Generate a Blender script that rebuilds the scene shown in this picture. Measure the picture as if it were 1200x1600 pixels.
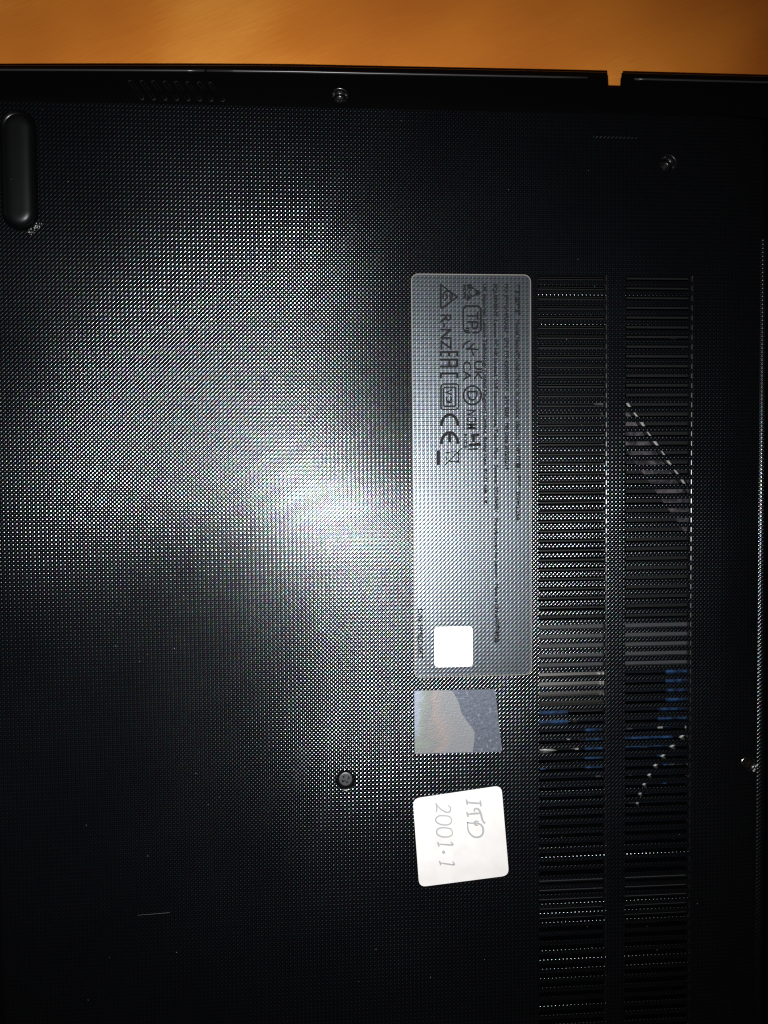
import bpy, bmesh, math, random
from mathutils import Vector, Matrix
random.seed(7)
for o in list(bpy.data.objects): bpy.data.objects.remove(o, do_unlink=True)
sc = bpy.context.scene
C = sc.collection
MM = 0.001                                  # all lengths below are in millimetres

# ------------------------------------------------------------------ camera
CAM_H = 227.0
cd = bpy.data.cameras.new('camera'); cam = bpy.data.objects.new('camera', cd); C.objects.link(cam)
cd.sensor_fit = 'VERTICAL'; cd.angle = 2*math.atan(800/1155)
cd.clip_start = 0.005; cd.clip_end = 20
fwd = Vector((0.06188564, -0.03309163, -0.99753452)); rgt = Vector((0.99802005, -0.00919483, 0.06222079)); upv = Vector((0.01123115, 0.99941003, -0.03245708))
cam.matrix_world = Matrix(((rgt.x, upv.x, -fwd.x, 0), (rgt.y, upv.y, -fwd.y, 0), (rgt.z, upv.z, -fwd.z, CAM_H*MM), (0, 0, 0, 1)))
sc.camera = cam

# ------------------------------------------------------------------ light: the phone's flash beside the lens, a dim warm room
FLASH_W = 5.0
world = bpy.data.worlds.new('World'); sc.world = world; world.use_nodes = True
bgn = world.node_tree.nodes['Background']; bgn.inputs[0].default_value = (1.0, 0.72, 0.48, 1); bgn.inputs[1].default_value = 0.012
ld = bpy.data.lights.new('phone_flash', 'SPOT'); ld.energy = FLASH_W; ld.color = (0.97, 0.99, 1.0)
ld.spot_size = math.radians(112); ld.spot_blend = 1.0; ld.shadow_soft_size = 0.0022
flash = bpy.data.objects.new('phone_flash', ld); C.objects.link(flash)
flash.location = (-7*MM, -12*MM, (CAM_H-1)*MM)
flash.rotation_mode = 'QUATERNION'; flash.rotation_quaternion = Vector((0.0, 0.0, -1)).to_track_quat('-Z', 'Y')
sc.view_settings.view_transform = 'Standard'; sc.view_settings.look = 'None'
sc.view_settings.exposure = 0; sc.view_settings.gamma = 1
sc.render.engine = 'CYCLES'
sc.cycles.max_bounces = 5; sc.cycles.use_denoising = False; sc.cycles.use_adaptive_sampling = False
sc.cycles.filter_width = 1.2          # the dotted weave is finer than a denoiser can keep; leave the grain

# ------------------------------------------------------------------ mesh helpers
class MB:
    def __init__(s): s.v = []; s.f = []; s.m = []
    def add(s, vs, fs, mi=0):
        b = len(s.v); s.v += [tuple(p) for p in vs]
        for f in fs: s.f.append(tuple(b+i for i in f)); s.m.append(mi)
    def box(s, x0, x1, y0, y1, z0, z1, mi=0):
        s.add([(x0,y0,z0),(x1,y0,z0),(x1,y1,z0),(x0,y1,z0),(x0,y0,z1),(x1,y0,z1),(x1,y1,z1),(x0,y1,z1)],
              [(0,3,2,1),(4,5,6,7),(0,1,5,4),(1,2,6,5),(2,3,7,6),(3,0,4,7)], mi)
    def loft(s, rings, close=True, cap0=False, cap1=False, mi=0):
        n = len(rings[0]); vs = [p for r in rings for p in r]; fs = []
        for k in range(len(rings)-1):
            for i in range(n if close else n-1):
                j = (i+1) % n
                fs.append((k*n+i, k*n+j, (k+1)*n+j, (k+1)*n+i))
        if cap0: fs.append(tuple(range(n-1, -1, -1)))
        if cap1: fs.append(tuple((len(rings)-1)*n+i for i in range(n)))
        s.add(vs, fs, mi)
    def prism(s, pts, z0, z1, mi=0):
        s.loft([[(x,y,z0) for x,y in pts], [(x,y,z1) for x,y in pts]], True, True, True, mi)
    def tube(s, path, r, n=8, mi=0, flat=1.0):
        rings = []
        for i, p in enumerate(path):
            a = Vector(path[max(0,i-1)]); b = Vector(path[min(len(path)-1,i+1)])
            t = (b-a).normalized(); side = t.cross(Vector((0,0,1)))
            if side.length < 1e-6: side = Vector((1,0,0))
            side.normalize(); nn = side.cross(t)
            rr = r(i/(len(path)-1)) if callable(r) else r
            rings.append([tuple(Vector(p)+side*math.cos(2*math.pi*k/n)*rr+nn*math.sin(2*math.pi*k/n)*rr*flat) for k in range(n)])
        s.loft(rings, True, True, True, mi)
    def fill(s, loops, z, mi=0):
        """flat upward sheet bounded by loops[0] with the other loops as holes"""
        bm = bmesh.new(); es = []
        for lp in loops:
            vv = [bm.verts.new((x,y,z)) for x,y in lp]
            for i in range(len(vv)): es.append(bm.edges.new((vv[i], vv[(i+1)%len(vv)])))
        bmesh.ops.triangle_fill(bm, use_beauty=True, use_dissolve=False, edges=es, normal=(0,0,1))
        bm.verts.index_update()
        vs = [tuple(v.co) for v in bm.verts]; fs = []
        for f in bm.faces:
            idx = [v.index for v in f.verts]
            f.normal_update()
            if f.normal.z < 0: idx.reverse()
            fs.append(tuple(idx))
        bm.free(); s.add(vs, fs, mi)
    def build(s, name, mats, parent=None, loc=(0,0,0), smooth=False, fixn=False, label=None):
        me = bpy.data.meshes.new(name)
        me.from_pydata([(x*MM, y*MM, z*MM) for x,y,z in s.v], [], s.f)
        if not isinstance(mats, (list, tuple)): mats = [mats]
        for m in mats: me.materials.append(m)
        for p, mi in zip(me.polygons, s.m): p.material_index = mi; p.use_smooth = smooth
        if fixn:
            bm = bmesh.new(); bm.from_mesh(me); bmesh.ops.recalc_face_normals(bm, faces=bm.faces); bm.to_mesh(me); bm.free()
        me.update()
        return link(name, me, parent, loc, label)
def link(name, me, parent, loc=(0,0,0), label=None):
    o = bpy.data.objects.new(name, me); C.objects.link(o)
    o.location = tuple(c*MM for c in loc)
    if parent: o.parent = parent
    if label: o['label'] = label
    return o
def circle(cx, cy, r, n=32, a0=0):
    return [(cx+r*math.cos(a0+2*math.pi*i/n), cy+r*math.sin(a0+2*math.pi*i/n)) for i in range(n)]
def rrect(x0, x1, y0, y1, r, n=6):
    pts = []
    for cx, cy, a in ((x1-r,y1-r,0),(x0+r,y1-r,90),(x0+r,y0+r,180),(x1-r,y0+r,270)):
        for i in range(n+1):
            t = math.radians(a+90*i/n); pts.append((cx+r*math.cos(t), cy+r*math.sin(t)))
    return pts
def capsule(cx, y0, y1, r, n=14): return rrect(cx-r, cx+r, y0, y1, r*0.999, n)

# ------------------------------------------------------------------ materials
def new_mat(name):
    m = bpy.data.materials.new(name); m.use_nodes = True
    nt = m.node_tree; return m, nt, nt.nodes['Principled BSDF']
def plain(name, col, rough=0.5, metal=0.0, spec=0.5):
    m, nt, b = new_mat(name)
    b.inputs['Base Color'].default_value = (*col, 1); b.inputs['Roughness'].default_value = rough
    b.inputs['Metallic'].default_value = metal; b.inputs['Specular IOR Level'].default_value = spec
    return m
class NT:
    """terse node building"""
    def __init__(s, nt): s.nt = nt
    def n(s, t, **kw):
        nd = s.nt.nodes.new(t)
        for k, v in kw.items(): setattr(nd, k, v)
        return nd
    def inp(s, sock, v):
        if hasattr(v, 'is_linked') or isinstance(v, bpy.types.NodeSocket): s.nt.links.new(v, sock)
        else: sock.default_value = v
    def math(s, op, a, b=None):
        nd = s.n('ShaderNodeMath', operation=op); s.inp(nd.inputs[0], a)
        if b is not None: s.inp(nd.inputs[1], b)
        return nd.outputs[0]
    def vmath(s, op, a, b=None):
        nd = s.n('ShaderNodeVectorMath', operation=op); s.inp(nd.inputs[0], a)
        if b is not None: s.inp(nd.inputs[1], b)
        return nd.outputs[0]
    def noise(s, vec, scale, detail=2, rough=0.5):
        nd = s.n('ShaderNodeTexNoise'); s.inp(nd.inputs['Vector'], vec)
        nd.inputs['Scale'].default_value = scale; nd.inputs['Detail'].default_value = detail; nd.inputs['Roughness'].default_value = rough
        return nd
    def ramp(s, fac, stops):
        nd = s.n('ShaderNodeValToRGB'); s.inp(nd.inputs[0], fac); e = nd.color_ramp.elements
        while len(e) < len(stops): e.new(0.5)
        for el, (p, c) in zip(e, stops): el.position = p; el.color = (*c, 1)
        return nd.outputs[0]

PITCH = 1.25*MM                             # pitch of the moulded weave on the cover
laptop = bpy.data.objects.new('laptop', None); C.objects.link(laptop)
laptop['label'] = 'black laptop lying upside down on the wooden table, its textured bottom cover facing up'
laptop['category'] = 'laptop'
laptop.empty_display_size = 0.02

def weave(g, A, B, By, jit=0.03):
    """fine moulded relief: short raised dashes on a square lattice, as a shading normal in the laptop's own space"""
    tc = g.n('ShaderNodeTexCoord'); tc.object = laptop
    sp = g.n('ShaderNodeSeparateXYZ'); g.inp(sp.inputs[0], tc.outputs['Object'])
    k = 2*math.pi/PITCH
    u = g.math('MULTIPLY', sp.outputs[0], k); v = g.math('MULTIPLY', sp.outputs[1], k)
    def wave(ph, amp):                      # flat-topped wave: most of the surface stays near level
        s_ = g.math('SINE', ph)
        return g.math('MULTIPLY', g.math('MULTIPLY', s_, g.math('ADD', g.math('MULTIPLY', g.math('ABSOLUTE', s_), 0.58), 0.42)), amp)
    s_ = wave(g.math('SUBTRACT', u, v), A)
    psi = g.math('ADD', g.math('MULTIPLY', g.math('COSINE', g.math('ADD', u, v)), 0.80), math.pi/4)   # facets of each dash turn from one axis to the other
    nx = g.math('ADD', g.math('MULTIPLY', s_, g.math('COSINE', psi)), g.math('MULTIPLY', g.math('SINE', u), B))
    ny = g.math('SUBTRACT', g.math('MULTIPLY', g.math('SINE', v), By), g.math('MULTIPLY', s_, g.math('SINE', psi)))
    nz = g.noise(tc.outputs['Object'], 900, 2)
    jv = g.vmath('MULTIPLY', g.vmath('SUBTRACT', nz.outputs['Color'], (0.5,0.5,0.5)), (jit*2, jit*2, 0))
    cb = g.n('ShaderNodeCombineXYZ'); g.inp(cb.inputs[0], nx); g.inp(cb.inputs[1], ny)
    geo = g.n('ShaderNodeNewGeometry')
    tot = g.vmath('ADD', g.vmath('ADD', cb.outputs[0], jv), geo.outputs['Normal'])
    # height of the relief, 0 in the matt valleys to 1 on the polished crests
    hgt = g.math('ADD', g.math('MULTIPLY', g.math('COSINE', g.math('SUBTRACT', u, v)), 0.6), g.math('MULTIPLY', g.math('ADD', g.math('COSINE', u), g.math('COSINE', v)), 0.35))
    mr = g.n('ShaderNodeMapRange'); g.inp(mr.inputs[0], hgt); mr.inputs[1].default_value = -0.5; mr.inputs[2].default_value = 0.7
    return g.vmath('NORMALIZE', tot), tc, mr.outputs[0]

def weave_mat(name, col, A, B, By, rough, spec=0.5, metal=0.0, jit=0.03, tint=0.4, valley=0.3):
    m, nt, b = new_mat(name); g = NT(nt)
    nrm, tc, crest = weave(g, A, B, By, jit); g.inp(b.inputs['Normal'], nrm)
    b.inputs['Roughness'].default_value = rough; b.inputs['Specular IOR Level'].default_value = spec
    b.inputs['Metallic'].default_value = metal; b.inputs['IOR'].default_value = 1.8
    # camera colour moire painted into the gloss: random tints and a cool cast
    nz = g.noise(tc.outputs['Object'], 520, 1)
    hs = g.n('ShaderNodeHueSaturation'); hs.inputs['Saturation'].default_value = 2.4; g.inp(hs.inputs['Color'], nz.outputs['Color'])
    mx = g.n('ShaderNodeMix', data_type='RGBA'); mx.inputs[0].default_value = tint
    mx.inputs[6].default_value = (0.85,0.94,1,1); g.inp(mx.inputs[7], hs.outputs[0])
    if metal == 0: g.inp(b.inputs['Specular Tint'], mx.outputs[2])
    # slight wear: hand grease and rubbed patches
    n2 = g.noise(tc.outputs['Object'], 26, 4)
    rr = g.n('ShaderNodeMapRange'); g.inp(rr.inputs[0], n2.outputs['Fac']); rr.inputs[3].default_value = rough-0.05; rr.inputs[4].default_value = rough+0.06
    g.inp(b.inputs['Roughness'], g.math('ADD', rr.outputs[0], g.math('MULTIPLY', g.math('SUBTRACT', 1.0, crest), valley)))
    if metal == 0: g.inp(b.inputs['Specular IOR Level'], g.math('MULTIPLY', spec, g.math('ADD', 0.25, g.math('MULTIPLY', crest, 0.75))))
    if isinstance(col, tuple): b.inputs['Base Color'].default_value = (*col, 1)
    return m, nt, b, g, tc, mx

COVER_A, COVER_B, COVER_BY = 0.345, 0.045, 0.035
M_cover = weave_mat('textured_black_plastic', (0.0009, 0.0012, 0.0019), COVER_A, COVER_B, COVER_BY, 0.185, spec=1.0, valley=0.04, tint=0.33, jit=0.035)[0]
M_smooth = plain('smooth_black_plastic', (0.0012, 0.0012, 0.0014), 0.28, spec=0.3)
M_lip = plain('polished_edge', (0.02, 0.02, 0.021), 0.3, spec=0.6)
M_rubber = plain('rubber', (0.002, 0.0023, 0.0025), 0.42, spec=0.38)
M_steel = plain('blackened_steel', (0.28, 0.28, 0.28), 0.19, metal=1.0)
M_well = plain('well_plastic', (0.003, 0.003, 0.0032), 0.26, spec=0.6)
M_recess_shade = plain('recess_shade_black', (0.0005, 0.0005, 0.0006), 0.8, spec=0.05)  # near-black paint for the shade in speaker slots and on screw well floors
M_gap = plain('inner_tray', (0.003, 0.003, 0.0035), 0.7, spec=0.2)
M_grey = plain('grey_plate', (0.026, 0.026, 0.0275), 0.5, spec=0.35)
M_darkgrey = plain('dark_grey_plate', (0.006, 0.006, 0.0064), 0.4, spec=0.4)
M_silver = plain('silver_pipe', (0.27, 0.26, 0.245), 0.36, metal=1.0)
M_navy = plain('navy_board', (0.0008, 0.0016, 0.004), 0.45, spec=0.2)
def patchy(name, c0, c1, scale, rough=0.45, spec=0.3, lo=0.42, hi=0.62):
    m, nt, b = new_mat(name); g = NT(nt); tc = g.n('ShaderNodeTexCoord')
    nz = g.noise(tc.outputs['Object'], scale, 4, 0.65)
    g.inp(b.inputs['Base Color'], g.ramp(nz.outputs['Fac'], [(lo, c0), (hi, c1)]))
    b.inputs['Roughness'].default_value = rough; b.inputs['Specular IOR Level'].default_value = spec
    return m
M_mauve = patchy('mauve_tape', (0.008,0.007,0.008), (0.052,0.046,0.050), 330)
M_blue = patchy('blue_board', (0.002,0.005,0.014), (0.010,0.036,0.095), 420)
M_cable = plain('white_cable', (0.16, 0.16, 0.15), 0.4)
M_chip = plain('chip', (0.01, 0.01, 0.012), 0.4)
M_solder = plain('solder', (0.6, 0.58, 0.52), 0.3, metal=1.0)
M_ink = plain('label_ink', (0.008, 0.008, 0.009), 0.6, spec=0.08)
M_pen = plain('pencil_grey', (0.33, 0.33, 0.335), 0.7, spec=0.2)
M_tag = plain('white_print', (0.80, 0.80, 0.79), 0.5, spec=0.3)
M_rim = plain('label_cut_edge', (0.13, 0.115, 0.10), 0.55)
M_dust = plain('dust', (0.32, 0.31, 0.29), 0.8, spec=0.2)

m, nt, b = new_mat('varnished_wood'); g = NT(nt)
tc = g.n('ShaderNodeTexCoord')
def turned(deg, sc_, loc=(0,0,0)):
    m1 = g.n('ShaderNodeMapping'); g.inp(m1.inputs[0], tc.outputs['Object']); m1.inputs['Rotation'].default_value = (0,0,math.radians(-deg)); m1.inputs['Location'].default_value = loc
    m2 = g.n('ShaderNodeMapping'); g.inp(m2.inputs[0], m1.outputs[0]); m2.inputs['Scale'].default_value = sc_
    return m2.outputs[0]
BROAD_LOC = (6.1, 3.3, 0.0)  # golden figure shifted left; part of the light's falloff stands in this colour
grain = g.noise(turned(20, (60, 420, 50)), 1.0, 4, 0.6)
fine = g.noise(turned(24, (150, 1500, 100)), 1.0, 3, 0.65)
broad = g.noise(turned(35, (11, 17, 10), BROAD_LOC), 1.0, 2, 0.45)
fac = g.math('ADD', g.math('MULTIPLY', broad.outputs['Fac'], 0.86), g.math('ADD', g.math('MULTIPLY', grain.outputs['Fac'], 0.06), g.math('MULTIPLY', fine.outputs['Fac'], 0.08)))
g.inp(b.inputs['Base Color'], g.ramp(fac, [(0.30, (0.37, 0.092, 0.010)), (0.5, (0.53, 0.160, 0.017)), (0.66, (0.74, 0.30, 0.048))]))
bp = g.n('ShaderNodeBump'); bp.inputs['Strength'].default_value = 0.12; bp.inputs['Distance'].default_value = 0.0003
g.inp(bp.inputs['Height'], fine.outputs['Fac']); g.inp(b.inputs['Normal'], bp.outputs[0])
b.inputs['Roughness'].default_value = 0.42
M_wood = m

m, nt, b, g, tc, mx = weave_mat('silver_grey_label_film', None, 0.165, 0.05, 0.04, 0.27, metal=0.85, valley=0.10, tint=0.14, jit=0.03)
mx2 = g.n('ShaderNodeMix', data_type='RGBA'); mx2.blend_type = 'MULTIPLY'; mx2.inputs[0].default_value = 1
mx2.inputs[6].default_value = (0.135, 0.139, 0.147, 1); g.inp(mx2.inputs[7], mx.outputs[2]); g.inp(b.inputs['Base Color'], mx2.outputs[2])
M_label = m

m, nt, b = new_mat('white_paper'); g = NT(nt)
tc = g.n('ShaderNodeTexCoord'); nz = g.noise(tc.outputs['Object'], 160, 4)
g.inp(b.inputs['Base Color'], g.ramp(nz.outputs['Fac'], [(0.3, (0.62,0.59,0.565)), (0.7, (0.69,0.665,0.64))]))
b.inputs['Roughness'].default_value = 0.6
M_paper = m

def holo(name, base, stops, scale, metal, rough):
    m, nt, b = new_mat(name); g = NT(nt)
    tc = g.n('ShaderNodeTexCoord'); tc.object = laptop
    nz = g.noise(tc.outputs['Object'], scale, 3, 0.55)
    if stops:
        sp = g.n('ShaderNodeSeparateXYZ'); g.inp(sp.inputs[0], tc.outputs['Object'])
        n3 = g.noise(tc.outputs['Object'], 210, 4, 0.6)
        f = g.math('ADD', g.math('MULTIPLY', g.math('SUBTRACT', sp.outputs[0], 0.0225), 52), g.math('ADD', g.math('MULTIPLY', g.math('SUBTRACT', nz.outputs['Fac'], 0.5), 1.2), g.math('MULTIPLY', g.math('SUBTRACT', n3.outputs['Fac'], 0.5), 0.12)))
        g.inp(b.inputs['Base Color'], g.ramp(f, stops))
    else:
        g.inp(b.inputs['Base Color'], g.ramp(nz.outputs['Fac'], base))
    b.inputs['Metallic'].default_value = metal; b.inputs['Roughness'].default_value = rough
    bp = g.n('ShaderNodeBump'); bp.inputs['Strength'].default_value = 0.35; bp.inputs['Distance'].default_value = 0.0002
    n2 = g.noise(tc.outputs['Object'], 1800, 2); g.inp(bp.inputs['Height'], n2.outputs['Fac']); g.inp(b.inputs['Normal'], bp.outputs[0])
    return m
M_film = holo('blue_grey_foil', [(0.35,(0.075,0.083,0.108)),(0.62,(0.115,0.128,0.158)),(0.75,(0.27,0.29,0.33))], None, 1100, 0.45, 0.5)
M_holo = holo('rainbow_foil', None, [(0.02,(0.24,0.26,0.32)),(0.10,(0.185,0.205,0.185)),(0.22,(0.172,0.175,0.175)),(0.33,(0.235,0.198,0.188)),(0.42,(0.21,0.195,0.20)),(0.55,(0.185,0.187,0.192)),(0.9,(0.20,0.203,0.212))], 60, 0.4, 0.5)

# ------------------------------------------------------------------ the table
TABLE_Z = -19.0
t = MB(); t.box(-600, 600, -500, 380, TABLE_Z-25, TABLE_Z)
table = t.build('wooden_table', M_wood); table['kind'] = 'structure'
table['label'] = 'orange brown varnished wooden table top under the laptop'

# ------------------------------------------------------------------ laptop body: sides swept round the cover's outline
X0, X1, Y0, Y1 = -103.3, 136.6, -218.0, 114.4     # outline of the flat bottom
PROFILE = [(0,0), (1.5,-0.22), (4,-0.85), (7,-1.85), (10,-3.0), (12.3,-3.75), (12.9,-4.0), (13.1,-5.2), (15.7,-6.45), (15.9,-6.7), (15.9,-16.5), (15.2,-18.9)]
NX0, NX1, NY = 85.1, 89.25, 123.85                # the notch cut in the side by the hinge
s = MB()
def side(p0, p1, d0, d1):
    """strip between two corner points, pushed out along d0 and d1"""
    s.loft([[(p0[0]+d0[0]*o, p0[1]+d0[1]*o, z), (p1[0]+d1[0]*o, p1[1]+d1[1]*o, z)] for o, z in PROFILE], False)
side((X0,Y0), (X1,Y0), (-1,-1), (1,-1)); side((X1,Y0), (X1,Y1), (1,-1), (1,1.03))
zn = -2.75; on = NY-Y1
inner = [p for p in PROFILE if p[0] < on]+[(on, zn)]
def strip(xa, xb, prof, ya=0, yb=0):
    s.loft([[(xb+yb*o, Y1+o, z), (xa-ya*o, Y1+o, z)] for o, z in prof], False)
def nl(z): return NX0+0.29*min(max(-z+zn, 0), 4.3)      # the notch's flanks lean with depth
def nr(z): return NX1+0.52*max(-z+zn, 0)
pl = sorted(set(PROFILE+[(on, zn)]), key=lambda q: (q[0], -q[1])); pl = [q for q in PROFILE if q[0] < on]+[(on, zn)]+[q for q in PROFILE if q[0] > on]
def kx(x): return 1-0.135*max((-6-x)/92, 0)**1.3 if x < 2 else 1+0.03*min((x-2)/75, 1)     # the side draws in towards the front
s.loft([[(X0-o, Y1+o*kx(X0-o), z), (X0-o, Y0-o, z)] for o, z in PROFILE], False)
BX, BY, BH = 1.9, 118.3, 2.9                      # a square patch with the screw's hole in it
def zpro(o):
    for (o0,z0),(o1,z1) in zip(PROFILE, PROFILE[1:]):
        if o0 <= o <= o1: return z0+(z1-z0)*(o-o0)/(o1-o0)
XB = [X0+(BX-BH-X0)*i/9 for i in range(10)]+[BX+BH+(NX0-BX-BH)*i/6 for i in range(7)]
for i in range(len(XB)-1):
    def xx(j, o, z): return XB[j]-o if j == 0 else (nl(z) if j == len(XB)-1 else XB[j])
    def seg(prof): s.loft([[(xx(i+1,o,z), Y1+o*kx(xx(i+1,o,z)), z), (xx(i,o,z), Y1+o*kx(xx(i,o,z)), z)] for o, z in prof], False)
    if i == 9:
        oa, ob = BY-BH-Y1, BY+BH-Y1
        seg([q for q in pl if q[0] < oa]+[(oa, zpro(oa))]); seg([(ob, zpro(ob))]+[q for q in pl if q[0] > ob])
        ra, rb = [], []
        for j in range(64):
            t_ = 2*math.pi*j/64; cx, sn = math.cos(t_), math.sin(t_); q = BH/max(abs(cx), abs(sn))
            ra.append((BX+2.4*cx, BY+2.4*sn, zpro(BY+2.4*sn-Y1))); rb.append((BX+q*cx, BY+q*sn, zpro(BY+q*sn-Y1)))
        s.loft([ra, rb], True)
    else: seg(pl)
s.loft([[(X1+o, Y1+o*1.03, z), (nr(z), Y1+o*1.03, z)] for o, z in pl], False)
strip(NX0, NX1, inner)
outer = [(on, zn)]+[p for p in PROFILE if p[0] > on]
for fx in (nl, nr):
    s.loft([[(fx(z), Y1+o*1.03, z), (fx(z), NY, z)] for o, z in outer], False)
s.add([(nl(zn),NY,zn),(nr(zn),NY,zn),(nr(-18.9),NY,-18.9),(nl(-18.9),NY,-18.9)], [(0,1,2,3)])
s.build('base_shell', M_smooth, laptop, fixn=False)

lip = MB()                                        # thin polished rim along the side
for xa, xb in ((X0-11, -38.8), (-38.2, 79.2), (94.2, X1+11)):
    n = 14
    lip.tube([(xa+(xb-xa)*i/n, Y1+12.55*kx(xa+(xb-xa)*i/n), -3.72) for i in range(n+1)], 0.30, 8)
lip.build('side_rim', M_lip, laptop, smooth=True)

# ------------------------------------------------------------------ bottom cover with its openings
SLIT0, SPITCH, SLIT_H, NSLIT = 64.35, 3.02, 1.42, 82
COLS = ((62.3, 83.5), (90.0, 111.0))
VTOP, VBOT = SLIT0+SLIT_H/2, SLIT0-SPITCH*(NSLIT-1)-SLIT_H/2
FIL = 0.7
SCREWS = [ # x, y, hole radius, depth of the head's top, head radius, on the bevel
    (103.4, 99.8, 2.55, -3.0, 1.95), (130.7, -89.8, 2.3, -0.8, 2.0), (1.4, -90.7, 3.0, -0.55, 2.25)]
FX, FY0, FY1 = -92.55, 78.3, 110.2               # rubber foot
FLATX = 121.0
loops = [[(X0,Y0),(FLATX,Y0),(FLATX,Y1),(X0,Y1)]]
for a, bb in COLS: loops.append([(a,VBOT),(bb+FIL,VBOT),(bb+FIL,VTOP),(a,VTOP)])
for i in (0, 2): loops.append(circle(SCREWS[i][0], SCREWS[i][1], SCREWS[i][2], 36))
loops.append(capsule(FX, FY0-1.5, FY1+1.5, 5.3))
c = MB(); c.fill(loops, 0.0)
# the cover falls gently towards the rear edge, then turns up into a narrow ridge
SX = 134.0; DROP = -0.95
sx, sy, sr = SCREWS[1][:3]
def zsl(x): return DROP*((x-FLATX)/(SX-FLATX))**1.5
xs = [FLATX+(SX-FLATX)*i/6 for i in range(7)]
hole_y0, hole_y1 = sy-2.4, sy+2.4
for ya, yb in ((Y0, hole_y0), (hole_y1, Y1)):
    c.loft([[(x, ya, zsl(x)), (x, yb, zsl(x))] for x in xs], False)
hx0, hx1 = sx-2.4, sx+2.4
for xa, xb in ((FLATX, hx0), (hx1, SX)):
    if xb > xa: c.loft([[(xa+(xb-xa)*i/3, hole_y0, zsl(xa+(xb-xa)*i/3)), (xa+(xb-xa)*i/3, hole_y1, zsl(xa+(xb-xa)*i/3))] for i in range(4)], False)
ring, sq = [], []
for i in range(32):
    t_ = 2*math.pi*i/32; cx, sn = math.cos(t_), math.sin(t_); q = 2.4/max(abs(cx), abs(sn))
    x = sx+2.25*cx; ring.append((x, sy+2.25*sn, zsl(x))); x = sx+q*cx; sq.append((x, sy+q*sn, zsl(min(x, SX))))
c.loft([ring, sq], True)
cover = c.build('bottom_cover', M_cover, laptop, label='black plastic bottom cover moulded with a fine dotted weave')
me = cover.data; bm = bmesh.new(); bm.from_mesh(me)
for f in bm.faces:
    if f.normal.z < 0: f.normal_flip()
bm.to_mesh(me); bm.free()

w = MB()                                          # walls of the vent openings, right-hand ends rounded over
for a, bb in COLS:
    w.loft([[(a,VBOT,0),(a,VTOP,0)], [(a,VBOT,-2),(a,VTOP,-2)]], False)
    arc = [(bb+FIL-FIL*math.sin(math.pi/2*i/6), -FIL+FIL*math.cos(math.pi/2*i/6)) for i in range(7)]+[(bb,-2)]
    w.loft([[(x,VBOT,z),(x,VTOP,z)] for x,z in arc], False)
    for y in (VBOT, VTOP): w.loft([[(a,y,0),(bb+FIL,y,0)], [(a,y,-2),(bb+FIL,y,-2)]], False)
w.build('vent_frame', M_well, laptop, smooth=True)

r = MB()                                          # ridge along the rear edge
ry0, ry1 = Y0, 77.2
r.loft([[(SX,ry0,DROP),(SX,ry1,DROP)], [(SX+0.7,ry0,DROP+0.33),(SX+0.7,ry1,DROP+0.33)], [(SX+1.5,ry0,DROP+0.45),(SX+1.5,ry1,DROP+0.45)]], False)
r.add([(SX,ry1,DROP),(SX+0.7,ry1,DROP+0.33),(SX+1.5,ry1,DROP+0.45),(SX+1.5,ry1,DROP)], [(0,1,2,3)])
ridge = r.build('rear_ridge', M_cover, laptop, fixn=False)
r = MB()
r.loft([[(SX+1.5,ry0,DROP+0.45),(SX+1.5,ry1,DROP+0.45)], [(X1,ry0,-0.6),(X1,ry1,-0.6)], [(X1,ry0,-1.2),(X1,ry1,-1.2)]], False)
r.loft([[(SX,ry1,DROP),(SX,Y1,DROP)], [(X1,ry1,-1.4),(X1,Y1,-1.4)]], False)
r.build('rear_edge', M_smooth, laptop)

# slats of the two vent grilles
H2 = (SPITCH-SLIT_H)/2
for ci, (a, bb) in enumerate(COLS):
    L = bb+FIL+0.35-(a-0.35)
    prof = [(-H2+.15,-2.5), (-H2,-0.12), (-H2+0.04,-0.03), (-H2+0.1,0), (H2-0.1,0), (H2-0.04,-0.03), (H2,-0.12), (H2-.15,-2.5)]
    sm = MB(); sm.loft([[(L,y,z) for y,z in prof[1:7]], [(0,y,z) for y,z in prof[1:7]]], False)
    sm.loft([[(L,y,z) for y,z in (prof[6],prof[7],prof[0],prof[1])], [(0,y,z) for y,z in (prof[6],prof[7],prof[0],prof[1])]], False, mi=1)
    first = None
    for i in range(NSLIT-1):
        loc = (a-0.35, SLIT0-SPITCH*(i+0.5), -0.02)
        if first is None: first = sm.build('vent_slat', [M_cover, M_smooth], laptop, loc, fixn=False)
        else: link('vent_slat', first.data, laptop, loc)

# hinge cover plate beside the notch
h = MB()
hx0, hx1, hy0 = 79.6, 93.6, 107.1
h.loft([[(hx0,hy0,-0.01),(hx1,hy0,-0.01),(hx1,Y1,-0.01),(hx0,Y1,-0.01)],
        [(hx0+.1,hy0+.35,0.3),(hx1-.1,hy0+.35,0.3),(hx1-.1,Y1-.2,0.3),(hx0+.1,Y1-.2,0.3)]], True, False, True)
h.build('hinge_cover', M_cover, laptop, fixn=True)

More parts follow.
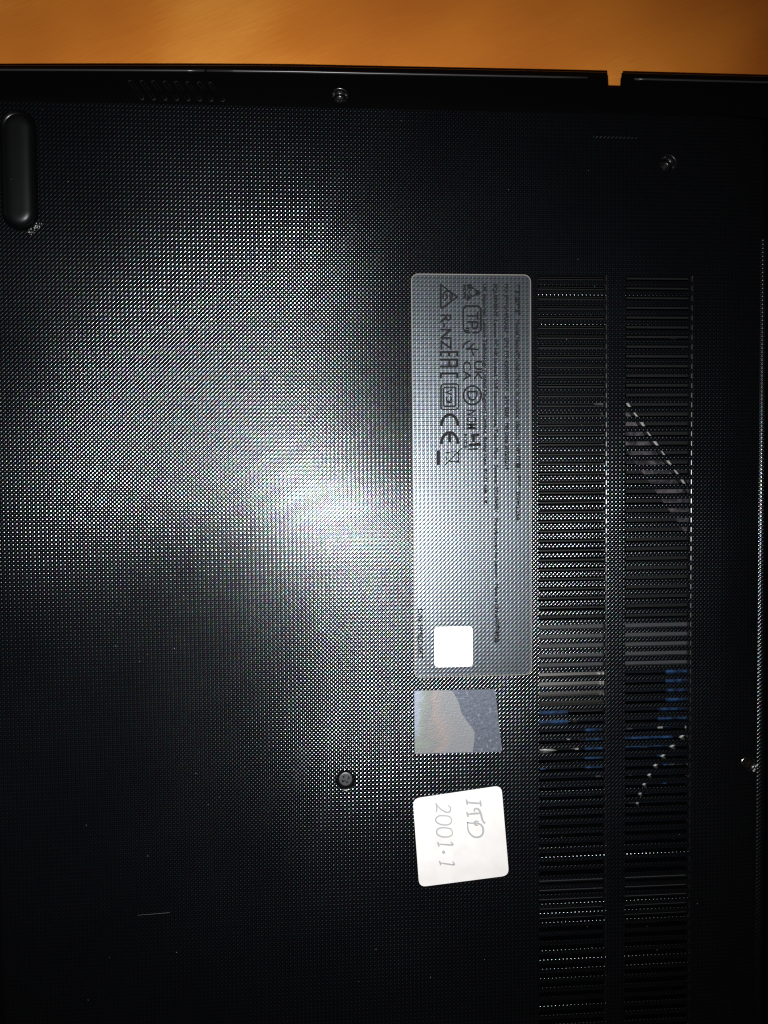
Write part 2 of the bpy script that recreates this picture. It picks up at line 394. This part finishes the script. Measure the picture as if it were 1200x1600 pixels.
# ------------------------------------------------------------------ screws
M_steel_dull = plain('dull_steel', (0.13, 0.13, 0.135), 0.42, metal=1.0)
def screw(x, y, rh, zt, r, turn, zsurf=0.0, label=None, met=None):
    root = MB()
    # head: rounded rim round a flat top with a cross recess
    k = 28
    def rg(rad, z): return [(rad*math.cos(2*math.pi*i/k), rad*math.sin(2*math.pi*i/k), z) for i in range(k)]
    root.loft([rg(r,-0.9), rg(r,-0.30), rg(r*0.96,-0.12), rg(r*0.88,-0.02), rg(r*0.80,0)], True)
    a_, b_ = r*0.17, r*0.60
    cr = [(a_,a_),(b_,a_),(b_,-a_),(a_,-a_),(a_,-b_),(-a_,-b_),(-a_,-a_),(-b_,-a_),(-b_,a_),(-a_,a_),(-a_,b_),(a_,b_)]
    cr = [(px*math.cos(turn)-py*math.sin(turn), px*math.sin(turn)+py*math.cos(turn)) for px,py in cr]
    top = [(p[0],p[1]) for p in rg(r*0.80,0)]
    root.fill([top, cr], 0.0)
    root.loft([[(px,py,0) for px,py in cr], [(px*.6,py*.6,-0.55) for px,py in cr]], True, False, False)
    root.fill([[(px*.6,py*.6) for px,py in cr]], -0.55)
    o = root.build('screw', met or M_steel, laptop, (x,y,zt), fixn=False, label=label)
    bmm = bmesh.new(); bmm.from_mesh(o.data); bmesh.ops.remove_doubles(bmm, verts=bmm.verts, dist=1e-6); bmesh.ops.recalc_face_normals(bmm, faces=bmm.faces); bmm.to_mesh(o.data); bmm.free()
    # the moulded well it sits in
    wl = MB(); n = 32
    def wr(rad, z): return [(rad*math.cos(2*math.pi*i/n), rad*math.sin(2*math.pi*i/n), z) for i in range(n)]
    zs = zsurf-zt
    rings = [wr(rh+0.25, zs+0.03), wr(rh+0.05, zs+0.0), wr(rh-0.12, zs-0.25), wr(rh-0.2, -0.5), wr(r*0.9, -0.55)]
    wl.loft(rings[:4], True); wl.loft(rings[3:], True, mi=1)
    wl.build('screw_well', [M_well, M_recess_shade], o, smooth=True, fixn=False)
    return o
screw(*SCREWS[0], 0.6, label='screw in the deep well below the hinge notch')
screw(*SCREWS[1], 0.15, zsurf=zsl(SCREWS[1][0]), label='screw at the rear edge beside the vent')
screw(*SCREWS[2], 0.5, met=M_steel_dull, label='screw near the middle of the cover, left of the white sticker')
screw(1.9, 118.3, 2.35, -3.9, 1.95, 0.75, zsurf=-0.95, label='screw in the smooth bevel along the side')

# ------------------------------------------------------------------ rubber foot in its trough
f = MB()
def cap_ring(rad, z): return [(x,y,z) for x,y in capsule(FX, FY0+3.75-rad, FY1-3.75+rad, rad)]
f.loft([cap_ring(3.8,-0.9), cap_ring(3.8,0.35), cap_ring(3.65,0.85), cap_ring(3.3,1.3), cap_ring(2.7,1.62), cap_ring(1.9,1.8), cap_ring(1.0,1.86)], True, False, True)
foot = f.build('rubber_foot', M_rubber, laptop, smooth=True, fixn=True, label='long black rubber foot with rounded ends')
f = MB()
def tr(rad, z): return [(x,y,z) for x,y in capsule(FX, FY0-1.5+5.3-rad, FY1+1.5-5.3+rad, rad)]
f.loft([tr(5.3,0), tr(5.1,-0.25), tr(4.7,-0.8), tr(3.5,-0.9)], True)
f.build('foot_trough', M_smooth, foot, smooth=True)

# ------------------------------------------------------------------ speaker slots on the bevel
def zbev(y):
    o = y-Y1
    for (o0,z0),(o1,z1) in zip(PROFILE, PROFILE[1:]):
        if o0 <= o <= o1: return z0+(z1-z0)*(o-o0)/(o1-o0)
    return 0
first = None
for i in range(8):
    if first is None:
        sl = MB(); n = 20; L = 3.4; rr = 0.5
        ang = math.atan2(-6.0, 4.0); ux, uy = math.cos(ang), math.sin(ang)
        path = []
        for j in range(n):
            a = 2*math.pi*j/n
            along = (L if math.cos(a) >= 0 else -L)+rr*math.cos(a); across = rr*math.sin(a)
            path.append((along*ux-across*uy, along*uy+across*ux))
        def P(p, k, dz): x, y = p[0]*k, p[1]*k; return (x, y, zbev(119.0+y)-zbev(119.0)+dz)
        rings = [[P(p,1.04,-0.01) for p in path], [P(p,1.0,0.04) for p in path], [P(p,0.97,0.03) for p in path], [P(p,0.92,-0.0) for p in path]]
        sl.loft(rings, True)
        dark_face = [P(p,0.955,0.02) for p in path]; sl.add(dark_face, [tuple(range(n))], 1)  # black face laid on the bevel, painting the dark of an uncut slot
        first = sl.build('speaker_slot', [M_lip, M_recess_shade], laptop, (-58.6+3.38*i, 119.0, zbev(119.0)), smooth=True, fixn=True)
    else: link('speaker_slot', first.data, laptop, tuple(c_ for c_ in (-58.6+3.38*i, 119.0, zbev(119.0))))

# ------------------------------------------------------------------ what shows through the vents
FLOOR = -8.0
k = MB(); k.box(55, 119, -205, 72, FLOOR-0.6, FLOOR); k.build('inner_tray', M_gap, laptop)
first = None                                      # ribs of the fan guard, one under each slit of the front grille
for i in range(35):
    if first is None:
        k = MB(); k.loft([[(0,y,z),(21.4,y,z)] for y,z in ((-.3,-1.2),(-.3,0),(-.2,.08),(.15,.08),(.3,-.1),(.3,-1.2))], False)
        first = k.build('guard_rib', M_darkgrey, laptop, (62.2, SLIT0-0.12, -1.75))
    else: link('guard_rib', first.data, laptop, (62.2, SLIT0-0.12-SPITCH*i, -1.75))
for y0, y1 in ((-57.6,-42.4), (-139.6,-124.2)):
    k = MB(); k.box(60, 114, y0, y1, -3.0, -2.62); k.build('bracket', M_grey, laptop)
k = MB(); k.box(86.5, 115, -180, -58.5, -6.6, -6.0); k.build('circuit_board', M_navy, laptop)
k = MB(); k.box(60, 86, -122, -74, -6.6, -6.0); k.build('circuit_board', M_navy, laptop)
k = MB(); k.tube([(56+i*3.2, -65.2+0.02*i, -4.4) for i in range(11)], 6.6, 20, flat=0.28); k.build('heat_pipe', M_silver, laptop, smooth=True)
k = MB(); k.box(105.2,114,-77.0,-58.9,-4.6,-4.0); k.box(102.6,114,-77.9,-71.4,-4.62,-4.05); k.build('blue_connector', M_blue, laptop)
k = MB(); k.box(91.0,107.5,-84.6,-79.0,-4.6,-4.0); k.build('blue_connector', M_blue, laptop)
k = MB(); k.box(61,72.5,-77.6,-70.6,-3.2,-2.7); k.build('blue_connector', M_blue, laptop)
k = MB(); k.box(78.5,86.0,-93.5,-77.5,-4.6,-4.0); k.build('blue_connector', M_blue, laptop)
# ribbon cable running diagonally under the rear grille, white wire along it
def diag(x, y, wdt, name, m_, zz, y_end):
    k = MB(); dx, dy = 10.8, -14.9; n = math.hypot(dx,dy); T = (y_end-y)/dy
    x2, y2 = x+dx*T, y_end
    k.prism([(x,y),(x2,y2),(x2+wdt,y2),(x+wdt,y)], zz-0.2, zz); k.build(name, m_, laptop)
diag(79.5, 28.5, 9.3, 'ribbon_cable', M_mauve, -4.0, -18.0)
k = MB(); k.tube([(88.2+i*2.16, 31.6-i*2.98, -3.7+0.3*math.sin(i*2.1)) for i in range(13)], lambda f_: 0.40+0.14*math.sin(f_*41), 8); k.build('white_wire', M_cable, laptop, smooth=True)
k = MB(); k.tube([(112.2,-77.0,-3.3),(110.9,-80.6,-3.3),(107.6,-83.8,-3.3),(104.4,-86.8,-3.3),(101.8,-89.9,-3.3),(99.7,-93.0,-3.3),(98.0,-96.0,-3.3),(96.6,-99.0,-3.3),(95.6,-101.8,-3.3),(95.2,-105,-3.6)], 0.5, 8)
k.build('white_wire', M_cable, laptop, smooth=True)
k = MB(); k.tube([(63.5,-84.0,-3.6),(66.0,-84.3,-3.4),(69,-85.2,-3.6)], 0.7, 8); k.build('white_wire', M_cable, laptop, smooth=True)
k = MB(); k.box(93.8,102.3,-158.5,-141.0,-4.4,-3.9); k.build('memory_chip', M_mauve, laptop)
for i in range(46):                               # small parts and solder points on the boards
    if i < 22: x, y, z = random.uniform(64,84), random.uniform(-96,-74), -6.0
    elif i < 40: x, y, z = random.uniform(92,111), random.uniform(-104,-78), -6.0
    else: x, y, z = random.choice([(107.5,46.3,-6),(110.4,46.3,-6),(107.7,43.2,-6),(110.8,43.2,-6),(101,58.8,-6),(108,34.5,-6)]); x += random.uniform(-.4,.4)
    k = MB(); a_, b_ = random.uniform(.35,1.1), random.uniform(.3,.8)
    k.box(x-a_, x+a_, y-b_, y+b_, z, z+random.uniform(.4,1.1)); k.build('board_component', random.choice([M_solder, M_chip, M_solder, M_cable, M_blue]) , laptop)

# ------------------------------------------------------------------ stickers
LX, LY = 23.0, 65.3                               # product label, top left corner
def lp(px, py):                                   # point on the label sheet, drawn on a 0.2 mm grid
    return (23.169+0.1981*(px-643)-0.00157*(py-430), 64.72+0.0017*(px-643)-0.1962*(py-430)-(py-430)*(py-1060)*0.0000022)
lab_out = rrect(23.0, 60.15, -59.2, 65.2, 2.2)
k = MB(); k.loft([[(x,y,0.01) for x,y in rrect(22.98,60.17,-59.22,65.22,2.2)], [(x,y,0.10) for x,y in lab_out]], True)
k.fill([lab_out], 0.10)
label = k.build('product_label', M_label, laptop, label='long grey product label with black certification marks and fine print')
k = MB(); i_ = rrect(23.3,59.85,-58.9,64.9,1.95)
k.loft([[(x,y,0.13) for x,y in lab_out], [(x,y,0.135) for x,y in i_]], True); k.build('label_border', M_rim, label, fixn=True)

ZL = [0.115]
def ribbon(mb, pts, wdt, z=None, closed=False):
    if z is None: ZL[0] += 0.0012; z = ZL[0]
    n = len(pts); Lf, Rt = [], []
    for i, p in enumerate(pts):
        a = pts[i-1] if (i > 0 or closed) else p; b_ = pts[(i+1) % n] if (i < n-1 or closed) else p
        d1 = Vector((p[0]-a[0], p[1]-a[1])); d2 = Vector((b_[0]-p[0], b_[1]-p[1]))
        if d1.length < 1e-9: d1 = d2
        if d2.length < 1e-9: d2 = d1
        d1.normalize(); d2.normalize(); t_ = d1+d2
        t_ = t_.normalized() if t_.length > 1e-6 else d1
        nn = Vector((-t_.y, t_.x)); cs = max(0.45, nn.dot(Vector((-d1.y, d1.x))))
        hw = (wdt(i/(n-1)) if callable(wdt) else wdt)/2/cs
        Lf.append((p[0]+nn.x*hw, p[1]+nn.y*hw, z)); Rt.append((p[0]-nn.x*hw, p[1]-nn.y*hw, z))
    vs = Lf+Rt; fs = []
    for i in range(n if closed else n-1):
        j = (i+1) % n; fs.append((i, n+i, n+j, j))
    mb.add(vs, fs)
def mark(name, strokes, wdt, parent=label, mat=M_ink, fn=lp, fills=()):
    mb = MB()
    for st in strokes:
        cl = len(st) > 2 and st[0] == st[-1]
        ribbon(mb, [fn(*p) for p in (st[:-1] if cl else st)], wdt*1.22, closed=cl)
    for fl in fills:
        ZL[0] += 0.0012; mb.fill([[fn(*p) for p in fl]], ZL[0])
    return mb.build(name, mat, parent)
def arcp(cx, cy, rx, ry, a0, a1, n=18): return [(cx+rx*math.cos(math.radians(a0+(a1-a0)*i/n)), cy+ry*math.sin(math.radians(a0+(a1-a0)*i/n))) for i in range(n+1)]
def rr_px(x0,x1,y0,y1,r): p = rrect(x0,x1,y0,y1,r,4); return p+[p[0]]
Wt = 0.34
# lower row of marks (left in the picture): compliance triangle, R-NZ, EAC, framed mark, CE, crossed bin
mark('triangle_mark', [[(688.5,445),(714,464),(690,482),(688.5,480),(688.5,445)], arcp(699,463,7,8,150,395), [(696,459),(699,464),(694,470)], [(702,461),(705,470),(700,474)]], 0.42)
def text(name, body, px, py, size, parent=label, mat=M_ink, sx=1.0, bold=0.075, fn=lp, length=None):
    """one printed line, reading down the picture; size = cap height in mm; length = run in mm"""
    cu = bpy.data.curves.new(name, 'FONT'); cu.body = body; cu.size = size*MM*1.37; cu.offset = bold*MM
    cu.resolution_u = 2
    ob = bpy.data.objects.new(name, cu); C.objects.link(ob)
    dg = bpy.context.evaluated_depsgraph_get(); me = bpy.data.meshes.new_from_object(ob.evaluated_get(dg))
    bpy.data.objects.remove(ob, do_unlink=True)
    xs_ = [v.co.x for v in me.vertices] or [0, 1]
    if length: sx = length*MM/(max(xs_)-min(xs_))
    x, y = fn(px, py); ZL[0] += 0.0012
    for v in me.vertices:
        tx, ty = (v.co.x-min(xs_))*sx, v.co.y
        v.co = (x*MM+ty, y*MM-tx, ZL[0]*MM)
    bm_ = bmesh.new(); bm_.from_mesh(me)
    bmesh.ops.recalc_face_normals(bm_, faces=bm_.faces)
    for f_ in bm_.faces:
        f_.normal_update()
        if f_.normal.z < 0: f_.normal_flip()
    bm_.to_mesh(me); bm_.free()
    me.materials.clear(); me.materials.append(mat)
    return link(name, me, parent)
text('printed_text', 'R-NZ', 688, 491, 3.5, length=10.9)
mark('conformity_mark', [[(687,550),(716,550)], [(688.5,550),(688.5,557)], [(701.5,550),(701.5,557)], [(714.5,550),(714.5,557)],
                  [(687,562),(714,562),(714,573)], [(687,572.5),(716,572.5)], [(702,562),(702,572)],
                  [(687,583.5),(716,583.5)], [(688.5,583.5),(688.5,591)], [(714.5,583.5),(714.5,591)]], 0.55)
mark('framed_mark', [rr_px(689,716,600,640,4), rr_px(693,712,605,635,3), [(706,609),(697,613),(706,617)], arcp(701,623,4,4,-60,230), [(697,629),(706,629)]], 0.36)
mark('conformity_mark', [arcp(702.5,666,13,18,180,360), arcp(702.5,694,13,18,180,360), [(702.5,677),(702.5,692)]], 0.75)
mark('crossed_bin_mark', [[(695,727),(722,701)], [(697,725),(720,702)], [(696,708),(710,706)], [(700,721),(716,722)], [(697,712),(697,720)], [(710,706),(716,707)], [(716,707),(716,722)]], 0.26,
     fills=[[(682.5,704),(687.5,704),(687.5,727),(682.5,727)], [(715,708),(718,708),(718,711),(715,711)], [(713,720),(718,720),(718,724),(713,724)]])
# upper row of marks
mark('recycling_mark', [arcp(738,457,5.6,6,0,360)], 0.32, fills=[[(729,444),(736,444),(739,450),(733,451),(730,455)], [(729,459),(733,463),(737,464),(731,470),(729,470)], [(744,452),(752,458),(744,463),(743,458)]])
text('printed_text', 'HDPE', 723, 445, 1.0, length=4.4)
mark('approval_mark', [[(734,520),(727,519),(724,514),(723.5,483),(727,478.5),(747,478.5),(751,483),(751,516),(747,519.5),(738,520)], [(746,487),(746,500)], [(729,493.5),(746,493.5)], [(729,503),(746,503)], [(746,503),(746,510),(744,513),(739,513),(737.5,510),(737.5,503)], [(727,513),(733,513)], [(727,517),(733,517)]], 0.46)
mark('arrow_mark', [[(730,547),(741,536)], [(727,546),(736,545),(748,547)], [(736,545),(740,556)], arcp(736,545,13,12,185,262)], 0.38)
text('printed_text', 'UK', 740.5, 564, 2.55, bold=0.07, length=6.1)
text('printed_text', 'CA', 723.5, 564, 2.55, bold=0.07, length=6.1)
mark('circled_letter_mark', [arcp(738,618,14,14.5,0,360), [(730,612),(746,612)], [(745,612),(745,618),(742,624),(738,625.5),(734,624),(731,618),(731,612)]], 0.45)
text('printed_text', 'NOM', 729, 641, 3.3, bold=0.10, length=5.9)
mark('text_frame', [[(725,640),(725,672)], [(750,640),(750,672)]], 0.25)
mark('certification_mark', [[(736,682),(749,680)], [(740,682),(740,692)]], 0.7, fills=[[(733,694),(751,692),(752,698),(733,699)], [(731,702),(747,701),(747,703.5),(731,704)], [(738,679),(742,679),(742,685),(738,685)]])
text('printed_text', 'NYCE', 724.5, 679, 1.1, length=4.4)
# four lines of fine print and the part number
text('printed_text', '筆記型電腦  Model Name/Modelo/Nom du modèle: IdeaPad  INPUT/輸入電壓: 20V⎓2.25A', 805, 444, 1.35, length=73)
text('printed_text', 'MO: JPWGA4A32GLP   LPN: 1YR-82RK005TAX   S/N: 82RK   Mfg Date: 2022/02/24', 788, 444, 1.3, length=57)
text('printed_text', 'EQUIPMENT: Lenovo PC HK Limited, 23/F Lincoln House, Taikoo Place   Systems: 2021NBK1   Manufactured for Lenovo   Made in China/中国制造', 770.5, 444, 1.25, length=111)
text('printed_text', 'UK importer: Lenovo Technology (United Kingdom) Limited, Basing View, RG21 4EB, UK', 754, 444, 1.15, length=68)
text('printed_text', 'D/N: HMQDXKT', 653, 953, 1.5, length=15.6)
k = MB(); q = rrect(29.35,41.45,-56.1,-43.4,1.3); k.loft([[(x,y,0.11) for x,y in q],[(x,y,0.17) for x,y in q]], True); k.fill([q], 0.17)
k.build('blank_tag', M_tag, label, label='small blank white square on the lower end of the label')

# foil security sticker
def rpoly(pts, r, n=5):
    out = []; N = len(pts)
    for i in range(N):
        p = Vector(pts[i]); a = (Vector(pts[i-1])-p).normalized(); b_ = (Vector(pts[(i+1)%N])-p).normalized()
        p0, p1 = p+a*r, p+b_*r
        for j in range(n+1):
            t_ = j/n; q = p0*(1-t_)**2+p*2*t_*(1-t_)+p1*t_*t_; out.append((q.x,q.y))
    return out
k = MB(); fo = rpoly([(22.95,-63.2),(22.95,-83.2),(50.6,-83.3),(48.4,-63.4)], 0.8)
k.loft([[(x,y,0.01) for x,y in fo],[(x,y,0.11) for x,y in fo]], True); k.fill([fo], 0.11)
foil = k.build('foil_sticker', M_film, laptop, label='foil security sticker, half rainbow and half blue grey')
def fp(zx, zy): return (19.329+0.0370*zx-0.00031*zy, -59.45-0.0370*zy+0.0*zx)
edge = [(385,100),(428,118),(452,165),(480,222),(498,300),(545,370),(588,425),(612,475),(610,545),(596,622)]
pts = [(x,y) for x,y in [fp(*p) for p in edge]]+[(23.05,-83.0),(23.05,-63.3)]
pts[0] = (pts[0][0], -63.35); pts[9] = (pts[9][0], -83.05)
k = MB(); k.fill([pts], 0.122); k.build('rainbow_patch', M_holo, foil)

# white paper sticker with handwriting
k = MB(); wo = rpoly([(22.25,-97.2),(50.3,-94.0),(52.6,-122.9),(24.05,-125.4)][::-1], 2.3)
k.loft([[(x,y,0.01) for x,y in wo],[(x,y,0.16) for x,y in wo]], True); k.fill([wo], 0.16)
paper = k.build('paper_sticker', M_paper, laptop, label='square white paper sticker with the handwritten code ITD 2001-1', fixn=False)
def wp(zx, zy): return (19.329+(0.2020*zx-0.0017*zy)/5.4545, -89.495+(-0.0068*zx-0.2035*zy)/5.4545)
ZL[0] = 0.172
def pen(name, strokes, thick, thin):
    thick *= 1.25; thin *= 1.25
    mb = MB()
    for st in strokes:
        # smooth the stroke, thicker where the pen moves down the picture
        P_ = []
        for i in range(len(st)-1):
            p0, p1, p2, p3 = (Vector(st[max(i-1,0)]), Vector(st[i]), Vector(st[i+1]), Vector(st[min(i+2,len(st)-1)]))
            for j in range(5):
                t_ = j/5; P_.append(0.5*((2*p1)+(p2-p0)*t_+(2*p0-5*p1+4*p2-p3)*t_*t_+(3*p1-p0-3*p2+p3)*t_**3))
        P_.append(Vector(st[-1])); Q = [wp(p.x,p.y) for p in P_]
        ribbon(mb, Q, lambda f_: thin+(thick-thin)*math.sin(math.pi*min(max(f_,0.02),0.98))**0.7)
    return mb.build(name, M_pen, paper)
pen('handwritten_letter', [[(655,220),(658,245),(662,272)], [(536,210),(541,235),(546,258)], [(656,246),(600,242),(541,236)]], 0.52, 0.3)
pen('handwritten_letter', [[(610,318),(604,300),(615,290),(640,296),(660,330),(672,380),(690,412),(700,408)], [(662,330),(610,332),(548,338)], [(540,318),(548,340),(552,362)]], 0.52, 0.24)
pen('handwritten_letter', [[(640,432),(618,430),(606,412),(618,398),(645,404)], [(548,404),(560,412),(640,418),(672,440),(682,480),(672,515),(640,534),(600,530),(566,500),(550,460),(548,404)]], 0.5, 0.24)
pen('handwritten_digit', [[(380,262),(398,275),(402,300),(390,318),(360,318),(310,286),(278,244)], [(274,240),(282,262),(284,300),(276,322)]], 0.4, 0.2)
pen('handwritten_digit', [[(410,380),(392,356),(345,350),(300,352),(276,376),(282,402),(320,424),(370,428),(404,412),(410,380)]], 0.4, 0.2)
pen('handwritten_digit', [[(418,490),(402,462),(352,452),(306,456),(284,478),(290,508),(326,528),(378,530),(412,516),(418,490)]], 0.4, 0.2)
pen('handwritten_digit', [[(404,572),(420,598),(360,596),(298,592)], [(292,572),(298,592),(304,614)]], 0.42, 0.24)
pen('handwritten_dash', [[(336,650),(344,662),(350,672)]], 0.75, 0.5)
pen('handwritten_digit', [[(420,740),(434,768),(376,762),(314,752)], [(306,734),(314,752),(318,774)]], 0.42, 0.24)

# ------------------------------------------------------------------ dust, lint and a scratch
d = MB()
def fleck(x, y, z, a, b_, ang):
    ca, sa = math.cos(ang), math.sin(ang); hgt = min(a, b_)*0.6
    base = [(x+ca*u-sa*v, y+sa*u+ca*v, z) for u, v in ((-a,-b_*.5),(a*.3,-b_),(a,b_*.3),(-a*.2,b_))]
    d.add(base+[(x, y, z+hgt)], [(0,1,4),(1,2,4),(2,3,4),(3,0,4)])
for i in range(46):                               # grit caught in the corner of the foot's trough
    a = math.radians(random.uniform(-75,-25)); rad = random.uniform(4.5,6.3)
    fleck(FX+0.9+rad*math.cos(a)*0.9, FY0+3.2+rad*math.sin(a), random.uniform(-0.1,0.05), random.uniform(.1,.28), random.uniform(.08,.2), random.uniform(0,6))
for x, y in ((132.5,-91.2),(133.2,-92.0),(133.6,-91.0),(132.9,-92.5),(134.1,-90.6)): fleck(x, y, DROP+0.15, .45, .3, random.uniform(0,6))
for x, y, zz in ((-94.2,91.0,1.75),(-91.6,84.0,1.6),(-92.2,80.8,1.6)): fleck(x, y, zz, .2, .16, 0.4)
for i in range(70): fleck(random.uniform(-95,120), random.uniform(-165,112), 0.0, random.uniform(.05,.16), random.uniform(.04,.1), random.uniform(0,6))
for x, y in ((-62.8,-130.5),): d.add([(x,y,.02),(x+9.7,y+.36,.02),(x+9.7,y+.39,.02),(x,y+.02,.02)], [(0,1,2,3)])
o = d.build('dust', M_dust); o['kind'] = 'stuff'; o['label'] = 'dust flecks and grit scattered on the laptop cover'; o['category'] = 'dust'
